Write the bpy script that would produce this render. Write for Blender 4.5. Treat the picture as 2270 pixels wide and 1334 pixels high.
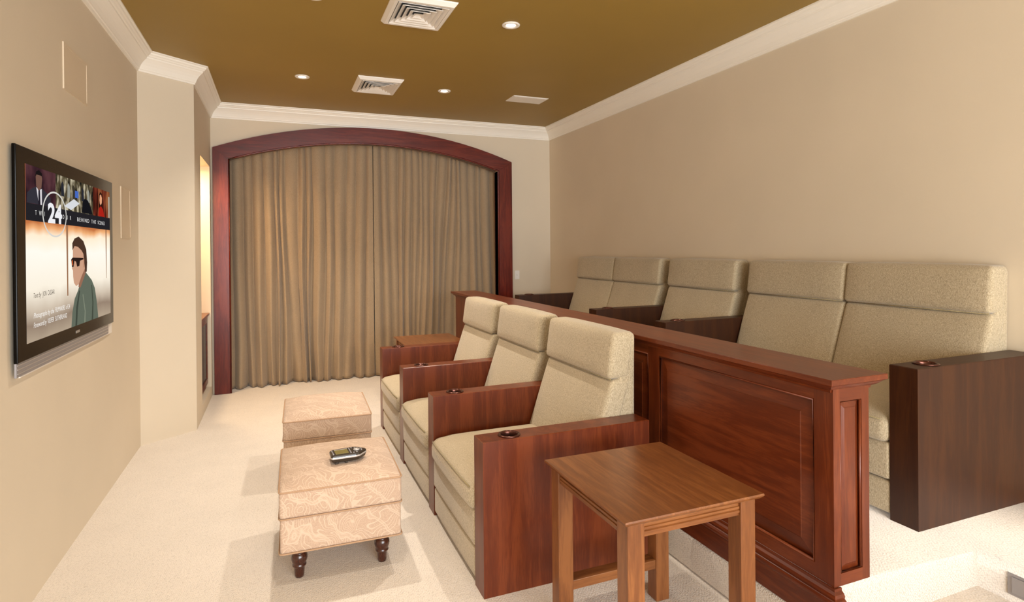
import bpy, bmesh, math, random
from mathutils import Vector, Matrix
random.seed(7)
scene = bpy.context.scene
C = scene.collection
for o in list(bpy.data.objects):
    bpy.data.objects.remove(o)

# ------------------------------------------------------------------ camera
CAM_H = 1.40
YAW, PITCH, ROLL, FPX, CY = 0.382736, -0.0029745, -0.0086195, 1294.74, 554.36
def make_camera():
    f = Vector((math.sin(YAW), math.cos(YAW), 0)); r = Vector((math.cos(YAW), -math.sin(YAW), 0)); u = Vector((0, 0, 1))
    f2 = f*math.cos(PITCH) + u*math.sin(PITCH); u2 = u*math.cos(PITCH) - f*math.sin(PITCH)
    r3 = r*math.cos(ROLL) + u2*math.sin(ROLL); u3 = u2*math.cos(ROLL) - r*math.sin(ROLL)
    m = Matrix((r3, u3, -f2)).transposed().to_4x4(); m.translation = Vector((0, 0, CAM_H))
    cd = bpy.data.cameras.new('camera'); co = bpy.data.objects.new('camera', cd); C.objects.link(co)
    co.matrix_world = m
    cd.sensor_fit = 'HORIZONTAL'; cd.sensor_width = 36.0
    cd.lens = FPX/2270*36.0
    cd.shift_y = -(667-CY)/2270
    cd.clip_start = 0.05
    scene.camera = co
make_camera()

# ------------------------------------------------------------------ world, fill light, exposure
w = bpy.data.worlds.new('world'); scene.world = w; w.use_nodes = True
w.node_tree.nodes['Background'].inputs[0].default_value = (0.85, 0.92, 1.0, 1)
w.node_tree.nodes['Background'].inputs[1].default_value = 1.0
vs = scene.view_settings
scene.display_settings.display_device = 'sRGB'
vs.view_transform = 'Standard'; vs.look = 'None'; vs.gamma = 1.0; vs.use_curve_mapping = False
vs.exposure = 0.04
SPOT_W = 118.0          # each recessed downlight
GLOW_W = 5.0           # spill of each downlight's trim
FILL_W = 360.0          # added fill light, unseen behind the camera
NICHE_W = 20.0
def area(name, loc, rot, sx, sy, power, col):
    ld = bpy.data.lights.new(name, 'AREA'); ld.shape = 'RECTANGLE'; ld.size = sx; ld.size_y = sy
    ld.energy = power; ld.color = col
    lo = bpy.data.objects.new(name, ld); C.objects.link(lo); lo.location = loc; lo.rotation_euler = rot
    return lo
fill = area('fill_light', (1.1, -3.55, 1.35), (math.radians(90), 0, math.radians(0)), 3.5, 2.4, FILL_W, (0.93, 0.97, 1.0))  # soft fill added at the rear to brighten the room
fill.rotation_euler = (math.radians(90), 0, 0)      # shines along +y

# ------------------------------------------------------------------ helpers
def srgb(r, g, b):
    def l(c):
        c /= 255.0
        return c/12.92 if c <= 0.04045 else ((c+0.055)/1.055)**2.4
    return (l(r), l(g), l(b), 1.0)

def tag(o, label=None, cat=None, group=None, kind=None):
    if label: o['label'] = label
    if cat: o['category'] = cat
    if group: o['group'] = group
    if kind: o['kind'] = kind
    return o
def thing(name, label, cat, loc=(0, 0, 0), rz=0.0, group=None):
    o = bpy.data.objects.new(name, None); C.objects.link(o)
    o.location = loc; o.rotation_euler = (0, 0, rz); o.empty_display_size = 0.1
    return tag(o, label, cat, group)
def obj(name, bm, mat, parent=None, smooth=False, label=None):
    me = bpy.data.meshes.new(name)
    bmesh.ops.recalc_face_normals(bm, faces=bm.faces)
    bm.to_mesh(me); bm.free()
    if mat: me.materials.append(mat)
    if smooth:
        for p in me.polygons: p.use_smooth = True
    o = bpy.data.objects.new(name, me); C.objects.link(o)
    if parent: o.parent = parent
    if label: o['label'] = label
    return o
def inst(name, src, parent, loc=None):
    o = src.copy(); o.name = name; C.objects.link(o); o.parent = parent
    if loc: o.location = loc
    return o
def copy_tree(o, parent=None):
    c = o.copy(); C.objects.link(c); c.parent = parent
    for ch in [x for x in bpy.data.objects if x.parent == o]: copy_tree(ch, c)
    return c
def struct(name, bm, mat, label=None, smooth=False):
    return tag(obj(name, bm, mat, None, smooth), label, None, None, 'structure')
def box(bm, x0, x1, y0, y1, z0, z1, bev=0.0, seg=2):
    vs_ = [bm.verts.new((x, y, z)) for x in (x0, x1) for y in (y0, y1) for z in (z0, z1)]
    idx = [(0, 1, 3, 2), (4, 6, 7, 5), (0, 4, 5, 1), (2, 3, 7, 6), (0, 2, 6, 4), (1, 5, 7, 3)]
    fs = [bm.faces.new([vs_[i] for i in f]) for f in idx]
    if bev > 0:
        es = list({e for f in fs for e in f.edges})
        bmesh.ops.bevel(bm, geom=es, offset=bev, segments=seg, affect='EDGES', profile=0.5)
    return bm
def nbox(*a, **k):
    return box(bmesh.new(), *a, **k)
def prism(bm, pts, axis, a, b):
    """closed polygon pts (2D) extruded along axis from a to b. axis x: pts=(y,z); y: (x,z); z: (x,y)"""
    def mk(p, t):
        return {'x': (t, p[0], p[1]), 'y': (p[0], t, p[1]), 'z': (p[0], p[1], t)}[axis]
    va = [bm.verts.new(mk(p, a)) for p in pts]; vb = [bm.verts.new(mk(p, b)) for p in pts]
    bm.faces.new(va); bm.faces.new(vb[::-1])
    n = len(pts)
    for i in range(n):
        bm.faces.new((va[i], vb[i], vb[(i+1) % n], va[(i+1) % n]))
    return bm
def lathe(bm, prof, n=32, cx=0, cy=0, close=False):
    rings = []
    for r, z in prof:
        if r < 1e-6: rings.append([bm.verts.new((cx, cy, z))])
        else: rings.append([bm.verts.new((cx+r*math.cos(2*math.pi*i/n), cy+r*math.sin(2*math.pi*i/n), z)) for i in range(n)])
    pairs = list(zip(rings, rings[1:]))
    if close: pairs.append((rings[-1], rings[0]))
    for a, b in pairs:
        for i in range(n):
            j = (i+1) % n
            if len(a) == 1 and len(b) == 1: continue
            if len(a) == 1: bm.faces.new((a[0], b[i], b[j]))
            elif len(b) == 1: bm.faces.new((a[i], b[0], a[j]))
            else: bm.faces.new((a[i], b[i], b[j], a[j]))
    return bm
def tube(bm, pts, r, n=8, closed=False):
    m = len(pts); rings = []
    for i, p in enumerate(pts):
        p = Vector(p)
        if closed: t = Vector(pts[(i+1) % m]) - Vector(pts[i-1])
        else: t = Vector(pts[min(i+1, m-1)]) - Vector(pts[max(i-1, 0)])
        t.normalize()
        up = Vector((0, 0, 1)) if abs(t.z) < 0.9 else Vector((1, 0, 0))
        a = t.cross(up).normalized(); b = t.cross(a).normalized()
        rings.append([bm.verts.new(p + a*r*math.cos(2*math.pi*k/n) + b*r*math.sin(2*math.pi*k/n)) for k in range(n)])
    rng = range(m) if closed else range(m-1)
    for i in rng:
        a, b = rings[i], rings[(i+1) % m]
        for k in range(n): bm.faces.new((a[k], a[(k+1) % n], b[(k+1) % n], b[k]))
    if not closed:
        bm.faces.new(rings[0]); bm.faces.new(rings[-1][::-1])
    return bm
def coords(h, r, mid):
    a = [-h + r*(1-math.cos(t)) for t in (0, 0.45, 0.85, 1.2, math.pi/2)]
    inner = [-h+r + (2*h-2*r)*i/mid for i in range(1, mid)]
    return a + inner + [-v for v in reversed(a)]
def cushion(bm, c, h, r, crown=(0, 0, 0, 0, 0, 0), mid=6, fn=None):
    """rounded, crowned box. crown = bulge on (-x,+x,-y,+y,-z,+z); fn warps local normalised coords"""
    cache = {}
    def vert(p):
        k = tuple(round(v, 5) for v in p)
        if k in cache: return cache[k]
        q = [min(max(p[i], -(h[i]-r)), h[i]-r) for i in range(3)]
        d = Vector((p[0]-q[0], p[1]-q[1], p[2]-q[2]))
        if d.length > 1e-9: d = d.normalized()*r
        v = Vector(q) + d
        u = [v[i]/h[i] for i in range(3)]
        for ax in range(3):
            o1, o2 = (ax+1) % 3, (ax+2) % 3
            b = max(0, 1-u[o1]**4)*max(0, 1-u[o2]**4)
            amt = crown[2*ax] if u[ax] < 0 else crown[2*ax+1]
            v[ax] += amt*b*max(-1, min(1, u[ax]))
        if fn: v = Vector(fn(v, u))
        bv = bm.verts.new(v + Vector(c)); cache[k] = bv
        return bv
    cs = [coords(h[i], r, mid) for i in range(3)]
    for ax in range(3):
        o1, o2 = (ax+1) % 3, (ax+2) % 3
        for s in (-1, 1):
            for i in range(len(cs[o1])-1):
                for j in range(len(cs[o2])-1):
                    q = []
                    for a, b in ((i, j), (i+1, j), (i+1, j+1), (i, j+1)):
                        p = [0, 0, 0]; p[ax] = s*h[ax]; p[o1] = cs[o1][a]; p[o2] = cs[o2][b]
                        q.append(vert(p))
                    try: bm.faces.new(q if s > 0 else q[::-1])
                    except ValueError: pass
    return bm
def circle_pts(cx, cy, r, n=32, a0=0.0):
    return [(cx+r*math.cos(a0+2*math.pi*i/n), cy+r*math.sin(a0+2*math.pi*i/n)) for i in range(n)]

# ------------------------------------------------------------------ materials
def new_mat(name):
    m = bpy.data.materials.new(name); m.use_nodes = True
    nt = m.node_tree; b = nt.nodes['Principled BSDF']
    return m, nt, b
def N(nt, t, **k):
    n = nt.nodes.new(t)
    for a, v in k.items():
        if a.startswith('in_'):
            key = a[3:]
            n.inputs[int(key) if key.isdigit() else key.replace('_', ' ')].default_value = v
        else: setattr(n, a, v)
    return n
def ramp(nt, fac, stops, interp='LINEAR'):
    r = nt.nodes.new('ShaderNodeValToRGB'); r.color_ramp.interpolation = interp
    e = r.color_ramp.elements
    e[0].position, e[0].color = stops[0]; e[1].position, e[1].color = stops[-1]
    for p, c in stops[1:-1]:
        x = e.new(p); x.color = c
    nt.links.new(fac, r.inputs[0]); return r
def mapping(nt, scale=(1, 1, 1), rot=(0, 0, 0)):
    tc = N(nt, 'ShaderNodeTexCoord'); mp = N(nt, 'ShaderNodeMapping')
    mp.inputs['Scale'].default_value = scale; mp.inputs['Rotation'].default_value = rot
    nt.links.new(tc.outputs['Object'], mp.inputs[0]); return mp
def bump(nt, b, height, strength, dist):
    bp = N(nt, 'ShaderNodeBump', in_Strength=strength, in_Distance=dist)
    nt.links.new(height, bp.inputs['Height']); nt.links.new(bp.outputs[0], b.inputs['Normal']); return bp
def plain(name, col, rough=0.5, metal=0.0, emit=None, estr=0.0, coat=0.0):
    m, nt, b = new_mat(name)
    b.inputs['Base Color'].default_value = col; b.inputs['Roughness'].default_value = rough
    b.inputs['Metallic'].default_value = metal; b.inputs['Coat Weight'].default_value = coat
    if emit:
        b.inputs['Emission Color'].default_value = emit; b.inputs['Emission Strength'].default_value = estr
    return m
def paint(name, col, rough=0.7, bs=0.08, var=0.03):
    m, nt, b = new_mat(name)
    mp = mapping(nt)
    n1 = N(nt, 'ShaderNodeTexNoise', in_Scale=1.3, in_Detail=3.0); nt.links.new(mp.outputs[0], n1.inputs[0])
    c0 = tuple(max(0, c*(1-var)) for c in col[:3])+(1,); c1 = tuple(min(1, c*(1+var)) for c in col[:3])+(1,)
    r = ramp(nt, n1.outputs[0], [(0.3, c0), (0.7, c1)]); nt.links.new(r.outputs[0], b.inputs['Base Color'])
    b.inputs['Roughness'].default_value = rough
    n2 = N(nt, 'ShaderNodeTexNoise', in_Scale=160.0, in_Detail=2.0); nt.links.new(mp.outputs[0], n2.inputs[0])
    bump(nt, b, n2.outputs[0], bs, 0.002)
    return m
def carpet():
    m, nt, b = new_mat('carpet')
    mp = mapping(nt, (1, 1, 1), (0.5, 0.5, 0.35))
    vo = N(nt, 'ShaderNodeTexVoronoi', in_Scale=150.0, in_Randomness=0.55); nt.links.new(mp.outputs[0], vo.inputs[0])
    no = N(nt, 'ShaderNodeTexNoise', in_Scale=6.0, in_Detail=4.0); nt.links.new(mp.outputs[0], no.inputs[0])
    r = ramp(nt, vo.outputs['Distance'], [(0.0, srgb(230, 220, 208)), (0.5, srgb(224, 213, 201)), (0.9, srgb(200, 189, 177))])
    mx = N(nt, 'ShaderNodeMix', data_type='RGBA', blend_type='MULTIPLY'); mx.inputs[0].default_value = 1.0
    r2 = ramp(nt, no.outputs[0], [(0.3, (0.95, 0.95, 0.95, 1)), (0.7, (1, 1, 1, 1))])
    nt.links.new(r.outputs[0], mx.inputs[6]); nt.links.new(r2.outputs[0], mx.inputs[7])
    nt.links.new(mx.outputs[2], b.inputs['Base Color'])
    b.inputs['Roughness'].default_value = 0.95; b.inputs['Sheen Weight'].default_value = 0.15
    inv = N(nt, 'ShaderNodeMath', operation='SUBTRACT'); inv.inputs[0].default_value = 1.0
    nt.links.new(vo.outputs['Distance'], inv.inputs[1])
    bump(nt, b, inv.outputs[0], 0.45, 0.004)
    return m
def wood(name, dark, mid, light, axis='y', rough=0.33, coat=0.12):
    m, nt, b = new_mat(name)
    s = {'x': (1.2, 14, 14), 'y': (14, 1.2, 14), 'z': (14, 14, 1.2)}[axis]
    mp = mapping(nt, s)
    n1 = N(nt, 'ShaderNodeTexNoise', in_Scale=1.6, in_Detail=6.0, in_Roughness=0.62, in_Distortion=0.9)
    nt.links.new(mp.outputs[0], n1.inputs[0])
    mp2 = mapping(nt, tuple(v*7 for v in s))
    n2 = N(nt, 'ShaderNodeTexNoise', in_Scale=2.0, in_Detail=3.0); nt.links.new(mp2.outputs[0], n2.inputs[0])
    mp3 = mapping(nt, (1.5, 1.5, 1.5))
    n3 = N(nt, 'ShaderNodeTexNoise', in_Scale=1.2, in_Detail=2.0); nt.links.new(mp3.outputs[0], n3.inputs[0])
    a = N(nt, 'ShaderNodeMath', operation='MULTIPLY_ADD', in_1=0.35); nt.links.new(n2.outputs[0], a.inputs[0]); nt.links.new(n1.outputs[0], a.inputs[2])
    a2 = N(nt, 'ShaderNodeMath', operation='MULTIPLY_ADD', in_1=0.4); nt.links.new(n3.outputs[0], a2.inputs[0]); nt.links.new(a.outputs[0], a2.inputs[2])
    r = ramp(nt, a2.outputs[0], [(0.50, dark), (0.84, mid), (1.20 if False else 1.0, light)])
    nt.links.new(r.outputs[0], b.inputs['Base Color'])
    b.inputs['Roughness'].default_value = rough; b.inputs['Coat Weight'].default_value = coat
    b.inputs['Coat Roughness'].default_value = 0.18; b.inputs['Specular IOR Level'].default_value = 0.35
    bump(nt, b, n2.outputs[0], 0.06, 0.001)
    return m
def weave(name, c0, c1, c2, sc=260.0, rough=0.9, bs=0.5, sheen=0.3, stretch=(1, 1, 0.45)):
    m, nt, b = new_mat(name)
    mp = mapping(nt, stretch)
    n1 = N(nt, 'ShaderNodeTexNoise', in_Scale=sc, in_Detail=3.0, in_Roughness=0.7); nt.links.new(mp.outputs[0], n1.inputs[0])
    r = ramp(nt, n1.outputs[0], [(0.33, c0), (0.5, c1), (0.68, c2)])
    n2 = N(nt, 'ShaderNodeTexNoise', in_Scale=5.0, in_Detail=3.0); nt.links.new(mp.outputs[0], n2.inputs[0])
    r2 = ramp(nt, n2.outputs[0], [(0.3, (0.93, 0.93, 0.93, 1)), (0.7, (1, 1, 1, 1))])
    mx = N(nt, 'ShaderNodeMix', data_type='RGBA', blend_type='MULTIPLY'); mx.inputs[0].default_value = 1.0
    nt.links.new(r.outputs[0], mx.inputs[6]); nt.links.new(r2.outputs[0], mx.inputs[7])
    nt.links.new(mx.outputs[2], b.inputs['Base Color'])
    b.inputs['Roughness'].default_value = rough; b.inputs['Sheen Weight'].default_value = sheen
    bump(nt, b, n1.outputs[0], bs, 0.0015)
    return m
def paisley():
    m, nt, b = new_mat('paisley_fabric')
    mp = mapping(nt, (1, 1, 1))
    nd = N(nt, 'ShaderNodeTexNoise', in_Scale=4.5, in_Detail=2.0); nt.links.new(mp.outputs[0], nd.inputs[0])
    mxv = N(nt, 'ShaderNodeMix', data_type='VECTOR'); mxv.inputs[0].default_value = 0.16
    nt.links.new(mp.outputs[0], mxv.inputs[4]); nt.links.new(nd.outputs['Color'], mxv.inputs[5])
    vo = N(nt, 'ShaderNodeTexVoronoi', in_Scale=12.0, feature='SMOOTH_F1'); vo.inputs['Smoothness'].default_value = 0.35
    nt.links.new(mxv.outputs[1], vo.inputs[0])
    sn = N(nt, 'ShaderNodeMath', operation='MULTIPLY', in_1=58.0); nt.links.new(vo.outputs['Distance'], sn.inputs[0])
    si = N(nt, 'ShaderNodeMath', operation='SINE'); nt.links.new(sn.outputs[0], si.inputs[0])
    # second family of flowing stems
    wv = N(nt, 'ShaderNodeTexWave', in_Scale=4.4, in_Distortion=9.0, in_Detail=2.0); wv.inputs['Detail Scale'].default_value = 1.6
    wv.bands_direction = 'DIAGONAL'
    nt.links.new(mp.outputs[0], wv.inputs[0])
    l1 = ramp(nt, si.outputs[0], [(0.72, (0, 0, 0, 1)), (0.9, (0.9, 0.9, 0.9, 1)), (1.0, (0.8, 0.8, 0.8, 1))])
    l2 = ramp(nt, wv.outputs['Fac'], [(0.78, (0, 0, 0, 1)), (0.9, (1, 1, 1, 1)), (1.0, (0.2, 0.2, 0.2, 1))])
    mxl = N(nt, 'ShaderNodeMix', data_type='RGBA', blend_type='LIGHTEN'); mxl.inputs[0].default_value = 1.0
    nt.links.new(l1.outputs[0], mxl.inputs[6]); nt.links.new(l2.outputs[0], mxl.inputs[7])
    fine = N(nt, 'ShaderNodeTexNoise', in_Scale=380.0, in_Detail=2.0); nt.links.new(mp.outputs[0], fine.inputs[0])
    base = ramp(nt, fine.outputs[0], [(0.35, srgb(178, 150, 128)), (0.65, srgb(196, 168, 144))])
    mc = N(nt, 'ShaderNodeMix', data_type='RGBA'); nt.links.new(mxl.outputs[2], mc.inputs[0])
    nt.links.new(base.outputs[0], mc.inputs[6]); mc.inputs[7].default_value = srgb(208, 183, 160)
    nt.links.new(mc.outputs[2], b.inputs['Base Color'])
    b.inputs['Roughness'].default_value = 0.85; b.inputs['Sheen Weight'].default_value = 0.2
    bump(nt, b, mxl.outputs[2], 0.25, 0.0015)
    return m
M = {}
M['wall'] = paint('wall_paint', srgb(216, 202, 180), 0.75)
M['trim'] = paint('trim_paint', srgb(242, 236, 225), 0.45, 0.02, 0.01)
M['ceiling'] = paint('ceiling_paint', srgb(152, 122, 52), 0.55, 0.15, 0.04)
M['carpet'] = carpet()
CD, CM, CL = srgb(74, 28, 10), srgb(95, 39, 15), srgb(112, 51, 22)
M['cherry_x'] = wood('cherry_wood_x', CD, CM, CL, 'x')
M['cherry_y'] = wood('cherry_wood_y', CD, CM, CL, 'y')
M['cherry_z'] = wood('cherry_wood_z', CD, CM, CL, 'z')
TD, TM, TL = srgb(86, 48, 24), srgb(116, 68, 34), srgb(136, 84, 44)
M['table_x'] = wood('table_wood_x', TD, TM, TL, 'x', 0.33, 0.2)
M['table_y'] = wood('table_wood_y', TD, TM, TL, 'y', 0.33, 0.2)
M['table_z'] = wood('table_wood_z', TD, TM, TL, 'z', 0.38, 0.15)
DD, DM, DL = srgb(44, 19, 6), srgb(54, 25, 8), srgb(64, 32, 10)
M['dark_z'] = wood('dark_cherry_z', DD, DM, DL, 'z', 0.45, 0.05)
M['arch_wood'] = wood('arch_wood', srgb(58, 14, 8), srgb(92, 24, 14), srgb(112, 38, 22), 'z', 0.3, 0.35)
M['fabric'] = weave('chenille_fabric', srgb(140, 125, 98), srgb(178, 161, 131), srgb(206, 190, 162), 400.0, stretch=(1, 1, 0.35))
M['welt'] = weave('welt_fabric', srgb(120, 102, 66), srgb(150, 132, 92), srgb(170, 152, 112))
M['paisley'] = paisley()
M['paisley_welt'] = plain('paisley_welt', srgb(176, 142, 112), 0.85)
M['curtain'] = weave('curtain_cloth', srgb(140, 118, 92), srgb(166, 143, 114), srgb(184, 160, 132), 420.0, 0.9, 0.25, 0.25, (1, 1, 0.6))
M['black'] = plain('black_gloss', srgb(7, 5, 4), 0.12); M['black'].node_tree.nodes['Principled BSDF'].inputs['Specular IOR Level'].default_value = 0.12
M['dark_plastic'] = plain('dark_plastic', srgb(44, 34, 24), 0.35)
M['silver'] = plain('silver_plastic', srgb(196, 192, 190), 0.3, 0.5)
M['grey_bar'] = plain('grey_bar', srgb(150, 146, 148), 0.4, 0.2)
M['white'] = plain('white_plastic', srgb(236, 230, 222), 0.4)
M['offwhite'] = plain('offwhite_grille', srgb(216, 198, 172), 0.6)
M['metal'] = plain('dark_bronze', srgb(96, 60, 50), 0.22, 0.8)
M['cup'] = plain('cup_inside', srgb(14, 8, 8), 0.25)
M['vent_dark'] = plain('vent_throat', srgb(70, 74, 80), 0.8)
M['lamp'] = plain('lamp_glow', (1, 1, 1, 1), 0.5, emit=(1.0, 0.9, 0.74, 1), estr=9.0)
M['glass_dark'] = plain('dark_glass', srgb(14, 6, 4), 0.25); M['glass_dark'].node_tree.nodes['Principled BSDF'].inputs['Specular IOR Level'].default_value = 0.15

# ------------------------------------------------------------------ the room
XL, XR, XN, YB, YF, ZC = -0.923, 3.073, -0.593, 6.39, -3.4, 2.84
YA, YP = 4.905, 5.165            # corner of the angled wall
T = 0.12
bm = nbox(XL-T, XR+T, YF-0.4, YB+1.0, -0.1, 0.0)
struct('floor', bm, M['carpet'], 'cream loop-pile carpet floor')
struct('ceiling', nbox(XL-T, XR+T, YF-T, YB+1.0, ZC, ZC+0.1), M['ceiling'], 'flat ceiling painted olive brown')
struct('wall_left', nbox(XL-T, XL, YF, YA, 0, ZC), M['wall'], 'beige wall that carries the television')
bm = bmesh.new(); prism(bm, [(XL, YA), (XN, YP), (XN-T, YP+0.02), (XL-T, YA+T), (XL-T, YA)], 'z', 0, ZC)
struct('wall_corner', bm, M['wall'], 'short angled beige wall between television wall and niche wall')
NY0, NY1, NZ0, NZ1, NX = 5.54, 6.285, 0.10, 2.21, -1.08
bm = bmesh.new()
box(bm, XN-T, XN, YP+0.015, NY0, 0, ZC); box(bm, XN-T, XN, NY1, YB, 0, ZC)
box(bm, XN-T, XN, NY0, NY1, NZ1, ZC); box(bm, XN-T, XN, NY0, NY1, 0, NZ0)
box(bm, NX-T, NX, NY0-T, NY1+T, 0, ZC)                       # back of the niche
box(bm, NX, XN-T, NY0-T, NY0, 0, ZC); box(bm, NX, XN-T, NY1, NY1+T, 0, ZC)
box(bm, NX, XN-T, NY0, NY1, NZ1, NZ1+T); box(bm, NX, XN-T, NY0, NY1, 0, NZ0)
struct('wall_niche', bm, M['wall'], 'beige wall beside the curtain with a tall lit niche')
struct('wall_right', nbox(XR, XR+T, YF, YB+T, 0, ZC), M['wall'], 'long plain beige wall behind the raised seats')
# back wall with arched opening
AX0, AX1 = -0.436, 2.40
OX0, OX1 = -0.574, 2.562
def arc(x0, x1, zs, za, n=40):
    cx = (x0+x1)/2; hw = (x1-x0)/2; ri = za-zs; R = (hw*hw+ri*ri)/(2*ri); zc = za-R
    a = math.asin(hw/R)
    return [(cx+R*math.sin(-a+2*a*i/n), zc+R*math.cos(-a+2*a*i/n)) for i in range(n+1)]
inner = arc(AX0, AX1, 2.305, 2.535)
outer = arc(OX0, OX1, 2.408, 2.695)
bm = bmesh.new()
def wall_strip(bm, y0, y1, x0, x1, curve, ztop):
    top = [(x, ztop) for x, z in curve]
    for k in range(len(curve)-1):
        (xa, za), (xb, zb) = curve[k], curve[k+1]
        v = [bm.verts.new(p) for p in ((xa, y0, za), (xb, y0, zb), (xb, y0, ztop), (xa, y0, ztop), (xa, y1, za), (xb, y1, zb), (xb, y1, ztop), (xa, y1, ztop))]
        for f in ((0, 1, 2, 3), (4, 7, 6, 5), (0, 4, 5, 1)): bm.faces.new([v[i] for i in f])
wall_strip(bm, YB, YB+0.10, AX0, AX1, inner, ZC)
box(bm, XN, AX0, YB, YB+0.10, 0, ZC); box(bm, AX1, XR, YB, YB+0.10, 0, ZC)
struct('wall_back', bm, M['wall'], 'beige end wall around the arched curtain opening')
bm = bmesh.new(); box(bm, XN-T, XR+T, YB+0.95, YB+1.0, 0, ZC); box(bm, XN-T, XN, YB+0.1, YB+0.95, 0, ZC)
struct('wall_recess', bm, M['wall'])
# rear wall (behind the camera) with a wide opening made up for the fill light
bm = bmesh.new()
box(bm, XL-T, -0.75, YF-T, YF, 0, ZC); box(bm, 2.95, XR+T, YF-T, YF, 0, ZC); box(bm, -0.75, 2.95, YF-T, YF, 2.55, ZC)
struct('wall_front', bm, M['wall'])

# crown moulding: profile (distance from wall, z), mitred along the path
prof = [(0, 2.700), (0.010, 2.700), (0.013, 2.712), (0.018, 2.716), (0.020, 2.724), (0.030, 2.746), (0.044, 2.766), (0.062, 2.784),
        (0.070, 2.790), (0.072, 2.800), (0.080, 2.803), (0.086, 2.812), (0.094, 2.817), (0.097, 2.828), (0.108, 2.831), (0.108, 2.8399), (0, 2.8399)]
path = [(XL, YF), (XL, YA), (XN, YP), (XN, YB), (XR, YB), (XR, YF)]
def inward(a, b):
    d = Vector((b[0]-a[0], b[1]-a[1])).normalized()
    return Vector((d.y, -d.x))
norms = [inward(path[i], path[i+1]) for i in range(len(path)-1)]
offs = []
for i in range(len(path)):
    if i == 0: offs.append(norms[0])
    elif i == len(path)-1: offs.append(norms[-1])
    else:
        a, b = norms[i-1], norms[i]; m_ = (a+b); offs.append(m_/(1+a.dot(b)))
labels = ['white crown moulding above the television wall', 'short white crown moulding over the angled wall', 'white crown moulding over the niche wall',
          'white crown moulding above the curtain arch', 'long white crown moulding above the right wall']
for i in range(len(path)-1):
    bm = bmesh.new()
    A = [bm.verts.new((path[i][0]+offs[i].x*d, path[i][1]+offs[i].y*d, z)) for d, z in prof]
    B = [bm.verts.new((path[i+1][0]+offs[i+1].x*d, path[i+1][1]+offs[i+1].y*d, z)) for d, z in prof]
    n = len(prof)
    for k in range(n): bm.faces.new((A[k], A[(k+1) % n], B[(k+1) % n], B[k]))
    bm.faces.new(A); bm.faces.new(B[::-1])
    struct('trim_%d' % (i+1), bm, M['trim'], labels[i])

# raised carpeted platform and the step in front of it
PZ, SZ = 0.298, 0.148
YS, XS, XW = 1.352, 1.642, 2.375
def round_nose(bm, x0, x1, y0, y1, z1, side):
    """carpeted block with rounded top edges (closed box, bevelled)"""
    box(bm, x0, x1, y0, y1, 0.0, z1, 0.022, 4)
bm = bmesh.new()
pl = [(1.668, YS), (XW, YS), (XW, YF), (XR, YF), (XR, 5.72), (1.668, 5.72)]
prism(bm, pl, 'z', 0, PZ)
es = [e for e in bm.edges if all(v.co.z > PZ-1e-4 for v in e.verts) and not all(v.co.x > XR-1e-3 for v in e.verts)]
bmesh.ops.bevel(bm, geom=es, offset=0.026, segments=5, affect='EDGES', profile=0.5)
for f in bm.faces: f.smooth = True
struct('floor_platform', bm, M['carpet'], 'raised cream carpeted platform under the upper seats')
bm = bmesh.new(); box(bm, XS, XW+0.03, YF, 5.72, 0, SZ, 0.018, 4)
struct('floor_step', bm, M['carpet'], 'low cream carpeted step along the wooden half wall', True)

# ------------------------------------------------------------------ arched frame
arch = thing('arched_frame', 'dark red-brown wooden arched frame around the curtain', 'frame', (0, 0, 0))
F0, F1 = YB-0.045, YB+0.12
def jamb(x0, x1, zi, zo, flip):
    bm = bmesh.new()
    pts = [(x0, 0), (x1, 0), (x1, zi if not flip else zo), (x0, zo if not flip else zi)]
    prism(bm, pts, 'y', F0, F1)
    bmesh.ops.bevel(bm, geom=[e for e in bm.edges], offset=0.004, segments=2, affect='EDGES')
    return bm
obj('post', jamb(OX0, AX0, 2.305, 2.408, False), M['arch_wood'], arch)
obj('post', jamb(AX1, OX1, 2.305, 2.408, True), M['arch_wood'], arch)
bm = bmesh.new()
n = len(inner)
def ringv(curve, y): return [bm.verts.new((x, y, z)) for x, z in curve]
a0, a1, b0, b1 = ringv(inner, F0), ringv(inner, F1), ringv(outer, F0), ringv(outer, F1)
for k in range(n-1):
    bm.faces.new((a0[k], a0[k+1], b0[k+1], b0[k])); bm.faces.new((a1[k+1], a1[k], b1[k], b1[k+1]))
    bm.faces.new((a0[k+1], a0[k], a1[k], a1[k+1])); bm.faces.new((b0[k], b0[k+1], b1[k+1], b1[k]))
bm.faces.new((a0[0], b0[0], b1[0], a1[0])); bm.faces.new((a0[-1], a1[-1], b1[-1], b0[-1]))
obj('arch_header', bm, wood('arch_header_wood', srgb(58, 14, 8), srgb(92, 24, 14), srgb(112, 38, 22), 'x', 0.3, 0.35), arch)
bm = bmesh.new()   # small stop bead around the inside edge
bead = [(AX0+0.006, 0.002), (AX0+0.006, 2.30)] + [(x, z-0.006) for x, z in inner[1:-1]] + [(AX1-0.006, 2.30), (AX1-0.006, 0.002)]
tube(bm, [(x, F0+0.012, z) for x, z in bead], 0.009, 8)
obj('inner_bead', bm, M['arch_wood'], arch, True)

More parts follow.
